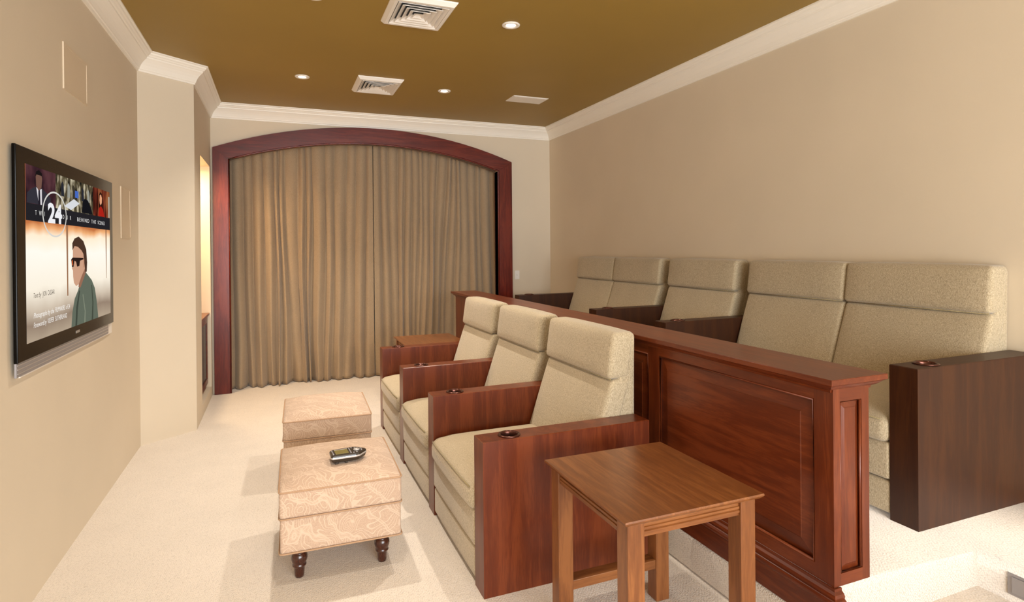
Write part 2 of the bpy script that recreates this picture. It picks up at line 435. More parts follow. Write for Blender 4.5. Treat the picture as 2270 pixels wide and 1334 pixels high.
# ------------------------------------------------------------------ curtains
def curtain(x0, x1, seed, label, nfold):
    rnd = random.Random(seed)
    nx, nz = nfold*16, 70
    top = [rnd.uniform(0.5, 1.6) for _ in range(nfold)]
    bot = [rnd.uniform(0.35, 1.9) for _ in range(nfold)]
    def cum(l):
        s = sum(l); out = [0]; 
        for v in l: out.append(out[-1]+v/s)
        return out
    ct, cb = cum(top), cum(bot)
    at = [rnd.uniform(0.6, 1.0) for _ in range(nfold)]; ab = [rnd.uniform(0.15, 1.25) for _ in range(nfold)]
    H = 2.60
    bm = bmesh.new(); grid = []
    ph = [rnd.uniform(0, 6.28) for _ in range(6)]
    for j in range(nz+1):
        t = j/nz; z = 0.006 + (H-0.006)*t
        w_ = (1-t)**1.3
        row = []
        for i in range(nx+1):
            k = min(i//16, nfold-1); f = (i-16*k)/16
            ut = ct[k]+(ct[k+1]-ct[k])*f; ub = cb[k]+(cb[k+1]-cb[k])*f
            u = ut*(1-w_*0.85)+ub*w_*0.85
            amp = 0.045*at[k]*(1-w_)+0.085*ab[k]*w_
            if k in (0, nfold-1): amp = 0.045*(1-w_)+0.07*w_
            s = math.sin(math.pi*f)
            if (k == 0 and f < 0.5) or (k == nfold-1 and f > 0.5): s = 1.0
            # neighbouring folds meet at sharp valleys, crests are full
            d = amp*(s**0.8)
            y = 6.655 - d - (0.012*math.sin(u*17+ph[0]+t*2.1) + 0.025*w_*math.sin(u*9+ph[1]))*math.sin(math.pi*u)
            y -= 0.08*max(0, 0.16-t)/0.16*abs(math.sin(u*7*math.pi))
            x = x0+(x1-x0)*u + (0.010*math.sin(t*7+ph[3]+k) + 0.014*w_*math.sin(f*2*math.pi)*ab[k])*math.sin(math.pi*min(max(u, 0), 1))
            row.append(bm.verts.new((x, y, z)))
        grid.append(row)
    for j in range(nz):
        for i in range(nx):
            bm.faces.new((grid[j][i], grid[j][i+1], grid[j+1][i+1], grid[j+1][i]))
    o = obj('curtain', bm, M['curtain'], None, True)
    md = o.modifiers.new('thick', 'SOLIDIFY'); md.thickness = 0.003
    return tag(o, label, 'curtain', 'curtains in the arch')
curtain(-0.50, 0.996, 3, 'left half of the taupe floor-length curtain, beside the lit niche', 16)
curtain(1.004, 2.50, 11, 'right half of the taupe floor-length curtain, behind the wooden half wall end', 18)

# ------------------------------------------------------------------ wooden half wall
hw = thing('half_wall', 'long cherry wood panelled half wall between the two seat rows', 'divider', (0, 0, 0))
X0, X1, Y0, Y1, Z0, Z1 = 1.655, 1.818, 1.357, 5.63, 0.298, 0.945
obj('core', nbox(X0+0.014, X1-0.014, Y0+0.014, Y1-0.014, Z0, Z1), M['cherry_y'], hw)
op = []   # panel openings on the long side
y = 1.430
while y + 0.85 < Y1: op.append((y, y+0.85)); y += 0.934
OZ0, OZ1 = 0.345, 0.892
for sx, xa, xb in ((-1, X0, X0+0.014), (1, X1-0.014, X1)):
    edges = [Y0] + [v for p in op for v in p] + [Y1]
    for k in range(0, len(edges), 2):
        obj('stile', nbox(xa, xb, edges[k], edges[k+1], Z0, Z1), M['cherry_z'], hw)
    for (a, b) in op:
        obj('rail', nbox(xa, xb, a, b, OZ1, Z1), M['cherry_y'], hw)
        obj('rail', nbox(xa, xb, a, b, Z0, OZ0), M['cherry_y'], hw)
def raised(bm, a0, a1, z0, z1, face, depth, bev, lift, mk):
    """raised field: sloping border then a flat face"""
    r0 = [(a0, z0), (a1, z0), (a1, z1), (a0, z1)]
    ins = lambda d: [(a0+d, z0+d), (a1-d, z0+d), (a1-d, z1-d), (a0+d, z1-d)]
    loops = [(r0, depth*0.15), (ins(bev), lift), (ins(bev+0.003), lift+0.002)]
    V = [[bm.verts.new(mk(p, d)) for p in l] for l, d in loops]
    for A, B in zip(V, V[1:]):
        for i in range(4): bm.faces.new((A[i], A[(i+1) % 4], B[(i+1) % 4], B[i]))
    bm.faces.new(V[-1])
    return bm
for (a, b) in op:
    for mk in (lambda p, d: (X0+0.014-d, p[0], p[1]), lambda p, d: (X1-0.014+d, p[0], p[1])):
        obj('raised_panel', raised(bmesh.new(), a, b, OZ0, OZ1, 0, 0.0, 0.055, 0.010, mk), M['cherry_y'], hw)
        bm = bmesh.new(); tube(bm, [mk(p, 0.010) for p in ((a+.004, OZ0+.004), (b-.004, OZ0+.004), (b-.004, OZ1-.004), (a+.004, OZ1-.004))], 0.006, 8, True)
        obj('panel_bead', bm, M['cherry_y'], hw, True)
EX0, EX1 = X0+0.030, X1-0.034
obj('stile', nbox(X0+0.014, EX0, Y0, Y0+0.014, Z0, Z1), M['cherry_z'], hw); obj('stile', nbox(EX1, X1-0.014, Y0, Y0+0.014, Z0, Z1), M['cherry_z'], hw)
obj('rail', nbox(EX0, EX1, Y0, Y0+0.014, 0.895, Z1), M['cherry_x'], hw); obj('rail', nbox(EX0, EX1, Y0, Y0+0.014, Z0, 0.338), M['cherry_x'], hw)
mk = lambda p, d: (p[0], Y0+0.014-d, p[1])
obj('raised_panel', raised(bmesh.new(), EX0, EX1, 0.338, 0.895, 0, 0, 0.022, 0.008, mk), M['cherry_z'], hw)
bm = bmesh.new(); tube(bm, [mk(p, 0.009) for p in ((EX0+.003, .341), (EX1-.003, .341), (EX1-.003, .892), (EX0+.003, .892))], 0.0045, 8, True)
obj('panel_bead', bm, M['cherry_z'], hw, True)
def slab(x0, x1, y0, y1, z0, z1, steps):
    """moulded slab: list of (inset, z)"""
    bm = bmesh.new(); L = []
    for d, z in steps:
        L.append([bm.verts.new(p) for p in ((x0+d, y0+d, z), (x1-d, y0+d, z), (x1-d, y1-d, z), (x0+d, y1-d, z))])
    for A, B in zip(L, L[1:]):
        for i in range(4): bm.faces.new((A[i], A[(i+1) % 4], B[(i+1) % 4], B[i]))
    bm.faces.new(L[0]); bm.faces.new(L[-1][::-1])
    return bm
obj('cap', slab(X0-0.042, X1+0.052, Y0-0.030, Y1+0.03, 0, 0,
    [(0.036, 0.926), (0.034, 0.934), (0.026, 0.938), (0.018, 0.944), (0.010, 0.952), (0.004, 0.956), (0.0, 0.958), (0.0, 0.974), (0.002, 0.976)]), M['cherry_y'], hw)
# plinth board above the step and the base moulding on it
obj('plinth', nbox(X0-0.004, X0+0.012, Y0-0.004, Y1, 0.149, 0.246), M['cherry_y'], hw)
bp = [(0.0, 0.240), (-0.020, 0.243), (-0.026, 0.250), (-0.026, 0.258), (-0.020, 0.264), (-0.016, 0.266), (-0.018, 0.274), (-0.014, 0.282), (-0.006, 0.288), (-0.006, 0.297), (0.0, 0.297)]
bm = bmesh.new()      # mitred round the corner of the half wall
L3 = [[bm.verts.new((X0+d, Y1, z)) for d, z in bp], [bm.verts.new((X0+d, Y0+d, z)) for d, z in bp], [bm.verts.new((X0+0.026, Y0+d, z)) for d, z in bp]]
for A, B in zip(L3, L3[1:]):
    for i in range(len(bp)): bm.faces.new((A[i], A[(i+1) % len(bp)], B[(i+1) % len(bp)], B[i]))
bm.faces.new(L3[0]); bm.faces.new(L3[-1][::-1])
obj('base_moulding', bm, M['cherry_y'], hw)

# ------------------------------------------------------------------ theatre seating
AL, AH, AW = 0.79, 0.625, 0.112      # arm length, height, width
HX, HR = 0.135, 0.036                # cup hole centre from the arm front, radius
def arm_mesh():
    bm = bmesh.new(); w2 = AW/2
    n = 32; s = w2-0.003
    ring = [bm.verts.new((HX+HR*math.cos(2*math.pi*i/n), w2+HR*math.sin(2*math.pi*i/n), AH)) for i in range(n)]
    low = [bm.verts.new((v.co.x, v.co.y, AH-0.02)) for v in ring]
    sq = []
    for i in range(n):
        c, d = math.cos(2*math.pi*i/n), math.sin(2*math.pi*i/n); k = s/max(abs(c), abs(d))
        sq.append(bm.verts.new((HX+c*k, w2+d*k, AH)))
    for i in range(n):
        j = (i+1) % n
        bm.faces.new((ring[i], ring[j], sq[j], sq[i])); bm.faces.new((ring[i], low[i], low[j], ring[j]))
    cor = {}
    def g(x, y):
        for v in sq:
            if abs(v.co.x-x) < 1e-5 and abs(v.co.y-y) < 1e-5: return v
        k = (round(x, 5), round(y, 5))
        if k not in cor: cor[k] = bm.verts.new((x, y, AH))
        return cor[k]
    e = 0.003
    rt = sorted([v for v in sq if abs(v.co.x-(HX+s)) < 1e-5], key=lambda v: v.co.y)
    lf = sorted([v for v in sq if abs(v.co.x-(HX-s)) < 1e-5], key=lambda v: v.co.y)
    bm.faces.new([g(e, e)] + lf[:1] + lf[1:] + [g(e, AW-e)]); bm.faces.new([g(AL-e, AW-e)] + rt[::-1] + [g(AL-e, e)])
    # chamfered top edge and the sides
    t = [g(e, e), g(AL-e, e), g(AL-e, AW-e), g(e, AW-e)]
    m_ = [bm.verts.new(p) for p in ((0, 0, AH-e), (AL, 0, AH-e), (AL, AW, AH-e), (0, AW, AH-e))]
    b_ = [bm.verts.new(p) for p in ((0, 0, 0), (AL, 0, 0), (AL, AW, 0), (0, AW, 0))]
    lo_row = sorted([v for v in sq if abs(v.co.y-e) < 1e-5], key=lambda v: v.co.x)
    hi_row = sorted([v for v in sq if abs(v.co.y-(AW-e)) < 1e-5], key=lambda v: -v.co.x)
    bm.faces.new([m_[0], m_[1], t[1]] + lo_row[::-1] + [t[0]])
    bm.faces.new([m_[2], m_[3], t[3]] + hi_row[::-1] + [t[2]])
    bm.faces.new((m_[1], m_[2], t[2], t[1])); bm.faces.new((m_[3], m_[0], t[0], t[3]))
    for i in range(4):
        j = (i+1) % 4; bm.faces.new((b_[i], b_[j], m_[j], m_[i]))
    bm.faces.new(b_[::-1])
    return bm
def cup_mesh():
    bm = bmesh.new(); r = HR
    lathe(bm, [(0.0, AH-0.058), (r-0.004, AH-0.058), (r-0.002, AH-0.02), (r-0.001, AH), (r+0.001, AH+0.005), (r+0.006, AH+0.0065), (r+0.011, AH+0.004), (r+0.012, AH+0.0003), (r-0.0005, AH-0.0005)], 40, HX, AW/2)
    return bm
def make_arm(parent, y, mat, protos={}):
    key = mat.name
    if key not in protos:
        a = obj('arm', arm_mesh(), mat, parent); c = obj('cup_holder', cup_mesh(), M['metal'], a, True)
        protos[key] = (a, c); a.location = (0, y, 0)
    else:
        a = inst('arm', protos[key][0], parent, (0, y, 0)); c = inst('cup_holder', protos[key][1], a)
    return a
def make_seat(parent, y0, y1, first, last):
    yc, hy = (y0+y1)/2, (y1-y0)/2-0.002
    # base block behind the skirts
    obj('seat_base', nbox(0.03, 0.70, y0+0.004, y1-0.004, 0.02, 0.30), M['fabric'], parent)
    bm = bmesh.new(); cushion(bm, (0.036, yc, 0.087), (0.034, hy, 0.066), 0.012, (0.006, 0, 0, 0, 0, 0))
    obj('skirt_panel', bm, M['fabric'], parent, True)
    bm = bmesh.new(); cushion(bm, (0.034, yc, 0.232), (0.036, hy, 0.076), 0.014, (0.008, 0, 0, 0, 0, 0))
    obj('skirt_panel', bm, M['fabric'], parent, True)
    zc, hz = 0.365, 0.055
    def warp(v, u):   # nose droops slightly at the front
        return (v.x, v.y, v.z - 0.012*max(0, -u[0]-0.75)/0.25)
    bm = bmesh.new(); cushion(bm, (0.330, yc, zc), (0.345, hy, hz), 0.036, (0.012, 0, 0, 0, 0, 0.022), 9, warp)
    sc_ = obj('seat_cushion', bm, M['fabric'], parent, True)
    bm = bmesh.new()
    tube(bm, [(-0.016+0.004, yc-hy+0.03, 0.398), (-0.018, yc-hy*0.6, 0.401), (-0.019, yc, 0.402), (-0.018, yc+hy*0.6, 0.401), (-0.012, yc+hy-0.03, 0.398)], 0.0035, 6)
    obj('piping', bm, M['welt'], sc_, True)
def make_back(parent, y0, y1):
    yc, hy = (y0+y1)/2, (y1-y0)/2-0.001
    # upholstered shell at the rear
    def shell(v, u):
        zz = v.z+0.70
        xf = 0.60+0.15*(zz-0.38)/0.60            # leaning front
        xr = 0.797
        t = (u[0]+1)/2
        return (xf+(xr-xf)*t, v.y, v.z)
    bm = bmesh.new(); cushion(bm, (0, yc, 0.695), (0.06, hy-0.003, 0.303), 0.020, (0, 0, 0, 0, 0, 0.004), 6, shell)
    b = obj('backrest', bm, M['fabric'], parent, True)
    tilt = 0.125/0.37
    def lower(v, u): return (v.x + tilt*(v.z), v.y, v.z)
    bm = bmesh.new(); cushion(bm, (0.655, yc, 0.585), (0.055, hy, 0.207), 0.022, (0.010, 0, 0, 0, 0, 0), 8, lower)
    lc = obj('back_cushion', bm, M['fabric'], b, True)
    def upper(v, u): return (v.x + 0.14*v.z, v.y, v.z)
    bm = bmesh.new(); cushion(bm, (0.722, yc, 0.899), (0.058, hy, 0.107), 0.022, (0.010, 0, 0, 0, 0, 0.006), 8, upper)
    hc = obj('headrest', bm, M['fabric'], b, True)
    bm = bmesh.new(); tube(bm, [(0.668, yc-hy+0.012, 0.792), (0.662, yc, 0.792), (0.668, yc+hy-0.012, 0.792)], 0.004, 6)
    obj('piping', bm, M['welt'], b, True)
def seat_row(name, label, loc, arms, seats, mat):
    t = thing(name, label, 'sofa', loc)
    for y in arms: make_arm(t, y, mat)
    for i, (a, b) in enumerate(seats):
        make_seat(t, a, b, i == 0, i == len(seats)-1); make_back(t, a, b)
    return t
FX, FY = 0.755, 2.205
pitch = 0.798
seat_row('theater_seat_row', 'lower row of three joined beige theater seats with cherry wood arms', (FX, FY, 0),
         [k*pitch for k in range(4)], [(AW+k*pitch, (k+1)*pitch) for k in range(3)], M['cherry_z'])
UX, UY = 2.275, 1.497
a2, a3, a4 = 3.062-UY, 3.925-UY, 5.47-UY
m1 = (AW+a2)/2; m2 = (a3+AW+a4)/2
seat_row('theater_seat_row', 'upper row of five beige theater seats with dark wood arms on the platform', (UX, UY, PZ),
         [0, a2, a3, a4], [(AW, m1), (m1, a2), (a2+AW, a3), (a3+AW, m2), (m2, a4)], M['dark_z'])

# ------------------------------------------------------------------ side tables
def make_table():
    t = thing('side_table', '', 'table')
    W, D, H = 0.527, 0.556, 0.60
    top = slab(0, W, 0, D, 0, 0, [(0.016, H-0.020), (0.008, H-0.016), (0.001, H-0.008), (0, H-0.005), (0.0015, H)])
    obj('tabletop', top, M['table_y'], t)
    lw, ins = 0.060, 0.020
    for (x, y) in ((ins, ins), (W-ins-lw, ins), (ins, D-ins-lw), (W-ins-lw, D-ins-lw)):
        obj('leg', nbox(x, x+lw, y, y+lw, 0, H-0.020, 0.003, 2), M['table_z'], t)
    z0, z1 = H-0.068, H-0.020
    pr = [(0.004, z0), (0.004, z0+0.008), (0.0, z0+0.010), (0.0, z0+0.017), (0.004, z0+0.019), (0.001, z0+0.022), (0.001, z0+0.029), (0.005, z0+0.031), (0.005, z1), (0.022, z1), (0.022, z0)]
    a = ins+0.006
    bm = bmesh.new(); prism(bm, [(a+d, z) for d, z in pr], 'x', ins+lw, W-ins-lw); obj('apron', bm, M['table_x'], t)
    bm = bmesh.new(); prism(bm, [(D-a-d, z) for d, z in pr], 'x', ins+lw, W-ins-lw); obj('apron', bm, M['table_x'], t)
    bm = bmesh.new(); prism(bm, [(a+d, z) for d, z in pr], 'y', ins+lw, D-ins-lw); obj('apron', bm, M['table_y'], t)
    bm = bmesh.new(); prism(bm, [(W-a-d, z) for d, z in pr], 'y', ins+lw, D-ins-lw); obj('apron', bm, M['table_y'], t)
    obj('stretcher', nbox(ins+lw, W-ins-lw, D-ins-lw+0.004, D-ins-0.004, 0.130, 0.165, 0.002), M['table_x'], t)
    return t
t1 = make_table(); t1.location = (0.930, 1.448, 0)
t1['label'] = 'brown wooden side table in the foreground beside the nearest cherry arm'
t2 = copy_tree(t1); t2.location = (0.985, 4.83, 0)
t2['label'] = 'side table by the curtain, mostly hidden behind the far end of the lower seats'
for t in (t1, t2): t['group'] = 'wooden side tables at the ends of the lower row'

# ------------------------------------------------------------------ ottomans
def make_ottoman():
    t = thing('ottoman', '', 'ottoman')
    hx, hy = 0.252, 0.290
    bm = bmesh.new(); cushion(bm, (0, 0, 0.213), (hx-0.003, hy-0.003, 0.073), 0.012, (0.002, 0.002, 0.002, 0.002, 0, 0), 6)
    obj('body', bm, M['paisley'], t, True)
    bm = bmesh.new(); cushion(bm, (0, 0, 0.344), (hx, hy, 0.058), 0.014, (0.004, 0.004, 0.004, 0.004, 0, 0.040), 10)
    lid = obj('lid_cushion', bm, M['paisley'], t, True)
    for z, n_ in ((0.397, 'piping'), (0.287, 'piping'), (0.144, 'piping')):
        r = 0.014; pts = []
        for cx, cy, a in ((hx-r, hy-r, 0), (-hx+r, hy-r, 90), (-hx+r, -hy+r, 180), (hx-r, -hy+r, 270)):
            for k in range(4):
                an = math.radians(a+30*k); pts.append((cx+(r+0.001)*math.cos(an), cy+(r+0.001)*math.sin(an), z))
        bm = bmesh.new(); tube(bm, pts, 0.0035, 6, True)
        obj(n_, bm, M['paisley_welt'], t, True)
    fp = [(0, 0.0), (0.017, 0.0), (0.020, 0.010), (0.022, 0.042), (0.024, 0.046), (0.029, 0.050), (0.029, 0.055), (0.025, 0.058), (0.030, 0.066), (0.034, 0.080), (0.033, 0.094), (0.027, 0.104),
          (0.024, 0.108), (0.031, 0.113), (0.032, 0.119), (0.027, 0.124), (0.026, 0.141), (0, 0.141)]
    f = None
    for sx, sy in ((-1, -1), (1, -1), (-1, 1), (1, 1)):
        if f is None:
            f = obj('foot', lathe(bmesh.new(), fp, 28), M['foot'], t, True); f.location = (-0.175, -0.205, 0)
        else: inst('foot', f, t, (sx*0.175, sy*0.205, 0))
    return t
M['foot'] = wood('foot_wood', srgb(34, 14, 8), srgb(58, 26, 16), srgb(74, 38, 24), 'z', 0.22, 0.5)
o1 = make_ottoman(); o1.location = (0.258, 2.872, 0); o1.rotation_euler.z = math.radians(-1.5)
o1['label'] = 'nearer tan paisley ottoman with turned feet and a remote control on top'
o2 = copy_tree(o1); o2.location = (0.285, 3.925, 0); o2.rotation_euler.z = math.radians(-2)
o2['label'] = 'farther tan paisley ottoman, behind the one that holds the remote'
for t in (o1, o2): t['group'] = 'paisley ottomans in front of the lower seats'

# ------------------------------------------------------------------ remote control
def make_remote():
    t = thing('remote_control', 'dark handheld remote control with small screen on the nearer ottoman', 'remote', (0.292, 2.765, 0.4405), math.radians(4))
    out = [(-0.080, -0.038), (-0.074, -0.047), (0.030, -0.052), (0.045, -0.049), (0.083, -0.010), (0.086, 0.0), (0.083, 0.010), (0.045, 0.046), (0.030, 0.050), (-0.066, 0.046), (-0.076, 0.038)]
    def shape(s, z): return [(x*s, y*s, z) for x, y in out]
    def loft(levels):
        bm = bmesh.new(); L = [[bm.verts.new(p) for p in shape(s, z)] for s, z in levels]; n_ = len(out)
        for A, B in zip(L, L[1:]):
            for i in range(n_): bm.faces.new((A[i], A[(i+1) % n_], B[(i+1) % n_], B[i]))
        bm.faces.new(L[0][::-1]); bm.faces.new(L[-1]); return bm
    obj('casing', loft([(0.80, 0.006), (0.93, 0.010), (0.985, 0.023)]), M['dark_plastic'], t)
    obj('silver_band', loft([(0.985, 0.023), (0.995, 0.024), (0.995, 0.029), (0.985, 0.0305)]), M['silver'], t)
    obj('top_cover', loft([(0.985, 0.0305), (0.965, 0.036), (0.90, 0.039)]), M['dark_plastic'], t)
    for y in (-0.034, 0.034):
        obj('grip', nbox(-0.062, -0.046, y-0.006, y+0.006, -0.002, 0.012, 0.002), M['dark_plastic'], t)
        obj('grip', nbox(-0.018, -0.006, y-0.006, y+0.006, -0.002, 0.012, 0.002), M['dark_plastic'], t)
    obj('screen', nbox(-0.056, 0.002, -0.028, 0.026, 0.0385, 0.0402, 0.0006), plain('lcd', srgb(126, 116, 66), 0.15, coat=0.3), t)
    obj('screen_rim', nbox(-0.056, 0.002, 0.0265, 0.031, 0.0385, 0.0408), M['silver'], t)
    d = obj('dial', lathe(bmesh.new(), [(0.0, 0.0445), (0.006, 0.044), (0.007, 0.041), (0.010, 0.041), (0.011, 0.0435), (0.014, 0.0435), (0.015, 0.039), (0, 0.039)], 24, 0.040, -0.002), M['silver'], t, True)
    b0 = None
    for k, (x, y) in enumerate([(0.010, -0.030), (0.010, -0.018), (0.010, -0.006), (0.010, 0.006), (0.010, 0.018), (0.010, 0.030), (0.022, -0.034), (0.022, 0.033), (0.036, -0.030), (0.036, 0.028), (0.060, -0.012), (0.062, 0.0), (0.060, 0.012)]):
        if b0 is None: b0 = obj('button', nbox(-0.003, 0.003, -0.0045, 0.0045, 0.0385, 0.0412, 0.0008), M['grey_bar'], t); b0.location = (x, y, 0)
        else: inst('button', b0, t, (x, y, 0))
    for k in range(4): inst('button', b0, t, (-0.066, -0.024+0.016*k, 0))
    return t
make_remote()

# ------------------------------------------------------------------ television and its picture
EM = {}
def emit(col, s=1.0, key=None):
    k = (tuple(round(c, 4) for c in col), s)
    if k in EM: return EM[k]
    m = bpy.data.materials.new('screen_colour'); m.use_nodes = True; nt = m.node_tree
    nt.nodes.clear(); e = N(nt, 'ShaderNodeEmission'); e.inputs[0].default_value = col; e.inputs[1].default_value = s
    o_ = N(nt, 'ShaderNodeOutputMaterial'); nt.links.new(e.outputs[0], o_.inputs[0]); EM[k] = m
    return m
TVX = -0.897; TK = 0.897/0.850
tv = thing('television', 'flat black television on the left wall showing a book cover picture', 'television', (XL, 3.39, 1.395))
def tvl(y, z): return (y*TK-3.39, 1.4+(z-1.4)*TK-1.395)      # picture points were measured on a plane 5 % nearer
def tvw(y, z): return (y-3.39, z-1.395)
FXV = TVX-XL
bm = bmesh.new()
y0, z0 = tvl(2.560, 1.007); y1, z1 = tvl(3.860, 1.786)
box(bm, 0.012, FXV, y0, y1, z0, z1, 0.003, 2)
obj('bezel', bm, M['black'], tv)
sy0, sz0 = tvl(2.640, 1.066); sy1, sz1 = tvl(3.797, 1.726)
# gradient picture panel
m = bpy.data.materials.new('screen_picture'); m.use_nodes = True; nt = m.node_tree; nt.nodes.clear()
tc = N(nt, 'ShaderNodeTexCoord'); sx = N(nt, 'ShaderNodeSeparateXYZ'); nt.links.new(tc.outputs['Object'], sx.inputs[0])
mr = N(nt, 'ShaderNodeMapRange'); mr.inputs['From Min'].default_value = sz0; mr.inputs['From Max'].default_value = sz1
nt.links.new(sx.outputs[2], mr.inputs[0])
no = N(nt, 'ShaderNodeTexNoise', in_Scale=5.0, in_Detail=2.0); nt.links.new(tc.outputs['Object'], no.inputs[0])
ad = N(nt, 'ShaderNodeMath', operation='MULTIPLY_ADD', in_1=0.09); nt.links.new(no.outputs[0], ad.inputs[0]); nt.links.new(mr.outputs[0], ad.inputs[2])
rp = ramp(nt, ad.outputs[0], [(0.05, srgb(178, 160, 138)), (0.14, srgb(150, 130, 112)), (0.22, srgb(206, 190, 170)), (0.34, srgb(250, 240, 222)), (0.55, srgb(255, 250, 238)), (0.66, srgb(255, 236, 208)), (0.70, srgb(240, 176, 120)), (0.735, srgb(196, 116, 66))])
e = N(nt, 'ShaderNodeEmission'); e.inputs[1].default_value = 1.0; nt.links.new(rp.outputs[0], e.inputs[0])
o_ = N(nt, 'ShaderNodeOutputMaterial'); nt.links.new(e.outputs[0], o_.inputs[0])
scr = obj('screen', nbox(FXV-0.001, FXV+0.0008, sy0, sy1, sz0, sz1), m, tv)
def flat(name, pts, col, lay=1, s=1.0, mat=None):
    """printed shape on the screen, pts in world (y,z)"""
    bm = bmesh.new(); x = FXV+0.0008+0.00012*lay
    vs_ = [bm.verts.new((x, *tvl(a, b))) for a, b in pts]
    es = [bm.edges.new((vs_[i], vs_[(i+1) % len(vs_)])) for i in range(len(vs_))]
    bmesh.ops.triangle_fill(bm, use_beauty=True, edges=es)
    me = bpy.data.meshes.new(name); bm.to_mesh(me); bm.free(); me.materials.append(mat or emit(col, s))
    o = bpy.data.objects.new(name, me); C.objects.link(o); o.parent = scr; return o
def rect(name, y0, y1, z0, z1, col, lay=1): return flat(name, [(y0, z0), (y1, z0), (y1, z1), (y0, z1)], col, lay)
L0, L1 = 2.640, 3.797
def pmat(c0, c1, c2, sc, stretch=(1, 1, 1)):
    m = bpy.data.materials.new('screen_photo'); m.use_nodes = True; nt = m.node_tree; nt.nodes.clear()
    mp = mapping(nt, stretch); n1 = N(nt, 'ShaderNodeTexNoise', in_Scale=sc, in_Detail=2.5); nt.links.new(mp.outputs[0], n1.inputs[0])
    r = ramp(nt, n1.outputs[0], [(0.35, c0), (0.5, c1), (0.66, c2)])
    e = N(nt, 'ShaderNodeEmission'); nt.links.new(r.outputs[0], e.inputs[0])
    o_ = N(nt, 'ShaderNodeOutputMaterial'); nt.links.new(e.outputs[0], o_.inputs[0]); return m
def rm(name, y0, y1, z0, z1, mat, lay): return flat(name, [(y0, z0), (y1, z0), (y1, z1), (y0, z1)], None, lay, 1, mat)
rm('left_photo', L0, 2.955, 1.583, 1.726, pmat(srgb(38, 24, 30), srgb(66, 38, 44), srgb(88, 54, 58), 9), 1)
rm('middle_photo', 2.955, 3.485, 1.583, 1.726, pmat(srgb(28, 26, 22), srgb(92, 82, 60), srgb(196, 186, 160), 26, (1, 1, 0.6)), 1)
rm('right_photo', 3.485, 3.797, 1.583, 1.726, pmat(srgb(50, 18, 12), srgb(108, 44, 30), srgb(150, 92, 56), 14, (1, 1.6, 0.5)), 1)
rect('dark_band', L0, L1, 1.519, 1.584, srgb(36, 34, 38), 2)
# left photo: man in a dark suit
flat('suit', [(2.650, 1.585), (2.655, 1.622), (2.700, 1.640), (2.735, 1.650), (2.800, 1.650), (2.850, 1.636), (2.895, 1.620), (2.90, 1.585)], srgb(52, 50, 58), 3)
flat('shirt', [(2.742, 1.650), (2.768, 1.585), (2.800, 1.585), (2.800, 1.648), (2.770, 1.640)], srgb(214, 210, 214), 4)
flat('tie', [(2.764, 1.640), (2.762, 1.585), (2.784, 1.585), (2.780, 1.642)], srgb(34, 30, 38), 5)
flat('face', [(2.738, 1.690), (2.742, 1.655), (2.768, 1.636), (2.796, 1.652), (2.804, 1.688), (2.796, 1.706), (2.748, 1.706)], srgb(116, 84, 72), 5)
flat('hair', [(2.734, 1.686), (2.740, 1.708), (2.770, 1.718), (2.802, 1.708), (2.808, 1.684), (2.798, 1.698), (2.746, 1.698)], srgb(28, 22, 22), 6)
# middle photo: desks, papers, a blue screen, people
flat('papers', [(3.06, 1.600), (3.19, 1.640), (3.27, 1.625), (3.15, 1.588)], srgb(214, 216, 220), 2)
rect('blue_monitor', 3.205, 3.255, 1.648, 1.680, srgb(70, 104, 190), 3)
flat('figure', [(3.30, 1.586), (3.32, 1.640), (3.35, 1.655), (3.40, 1.650), (3.46, 1.610), (3.47, 1.586)], srgb(22, 22, 26), 3)
for k, yy in enumerate((3.02, 3.10, 3.17, 3.30, 3.39)):
    flat('figure', [(yy, 1.640), (yy+0.004, 1.692), (yy+0.018, 1.704), (yy+0.034, 1.690), (yy+0.04, 1.640)], (srgb(40, 42, 50), srgb(150, 150, 140), srgb(60, 54, 44))[k % 3], 2)
# right photo: woman with dark hair, red top
flat('hair', [(3.585, 1.600), (3.590, 1.690), (3.612, 1.712), (3.648, 1.704), (3.664, 1.650), (3.660, 1.600)], srgb(44, 20, 14), 2)
flat('face', [(3.600, 1.668), (3.606, 1.694), (3.628, 1.700), (3.646, 1.682), (3.642, 1.656), (3.622, 1.642), (3.606, 1.650)], srgb(224, 158, 120), 3)
flat('top', [(3.575, 1.585), (3.590, 1.625), (3.625, 1.640), (3.665, 1.622), (3.690, 1.585)], srgb(168, 34, 24), 3)
rect('light_strip', 3.765, 3.797, 1.585, 1.700, srgb(170, 158, 140), 2)
# lower picture: window posts, figure in a green grey jacket
pm = emit(srgb(120, 84, 58))
flat('window_post', [(3.080, 1.520), (3.086, 1.21), (3.100, 1.21), (3.104, 1.520)], srgb(150, 106, 76), 1)
flat('window_post', [(3.708, 1.520), (3.714, 1.26), (3.722, 1.26), (3.730, 1.520)], srgb(150, 106, 76), 1)
flat('jacket', [(3.135, 1.066), (3.150, 1.130), (3.185, 1.190), (3.235, 1.225), (3.270, 1.262), (3.335, 1.312), (3.390, 1.288), (3.450, 1.262), (3.500, 1.220), (3.532, 1.150), (3.556, 1.066)], srgb(98, 106, 92), 3)
flat('jacket_fold', [(3.190, 1.066), (3.205, 1.150), (3.250, 1.225), (3.262, 1.220), (3.228, 1.140), (3.215, 1.066)], srgb(66, 72, 62), 4)
flat('jacket_fold', [(3.440, 1.066), (3.455, 1.150), (3.440, 1.240), (3.452, 1.238), (3.475, 1.150), (3.466, 1.066)], srgb(70, 76, 64), 4)
flat('jacket_fold', [(3.320, 1.066), (3.330, 1.120), (3.300, 1.200), (3.310, 1.204), (3.345, 1.120), (3.340, 1.066)], srgb(126, 132, 114), 4)
flat('neck', [(3.240, 1.240), (3.262, 1.300), (3.350, 1.330), (3.350, 1.300), (3.270, 1.236)], srgb(150, 106, 84), 4)
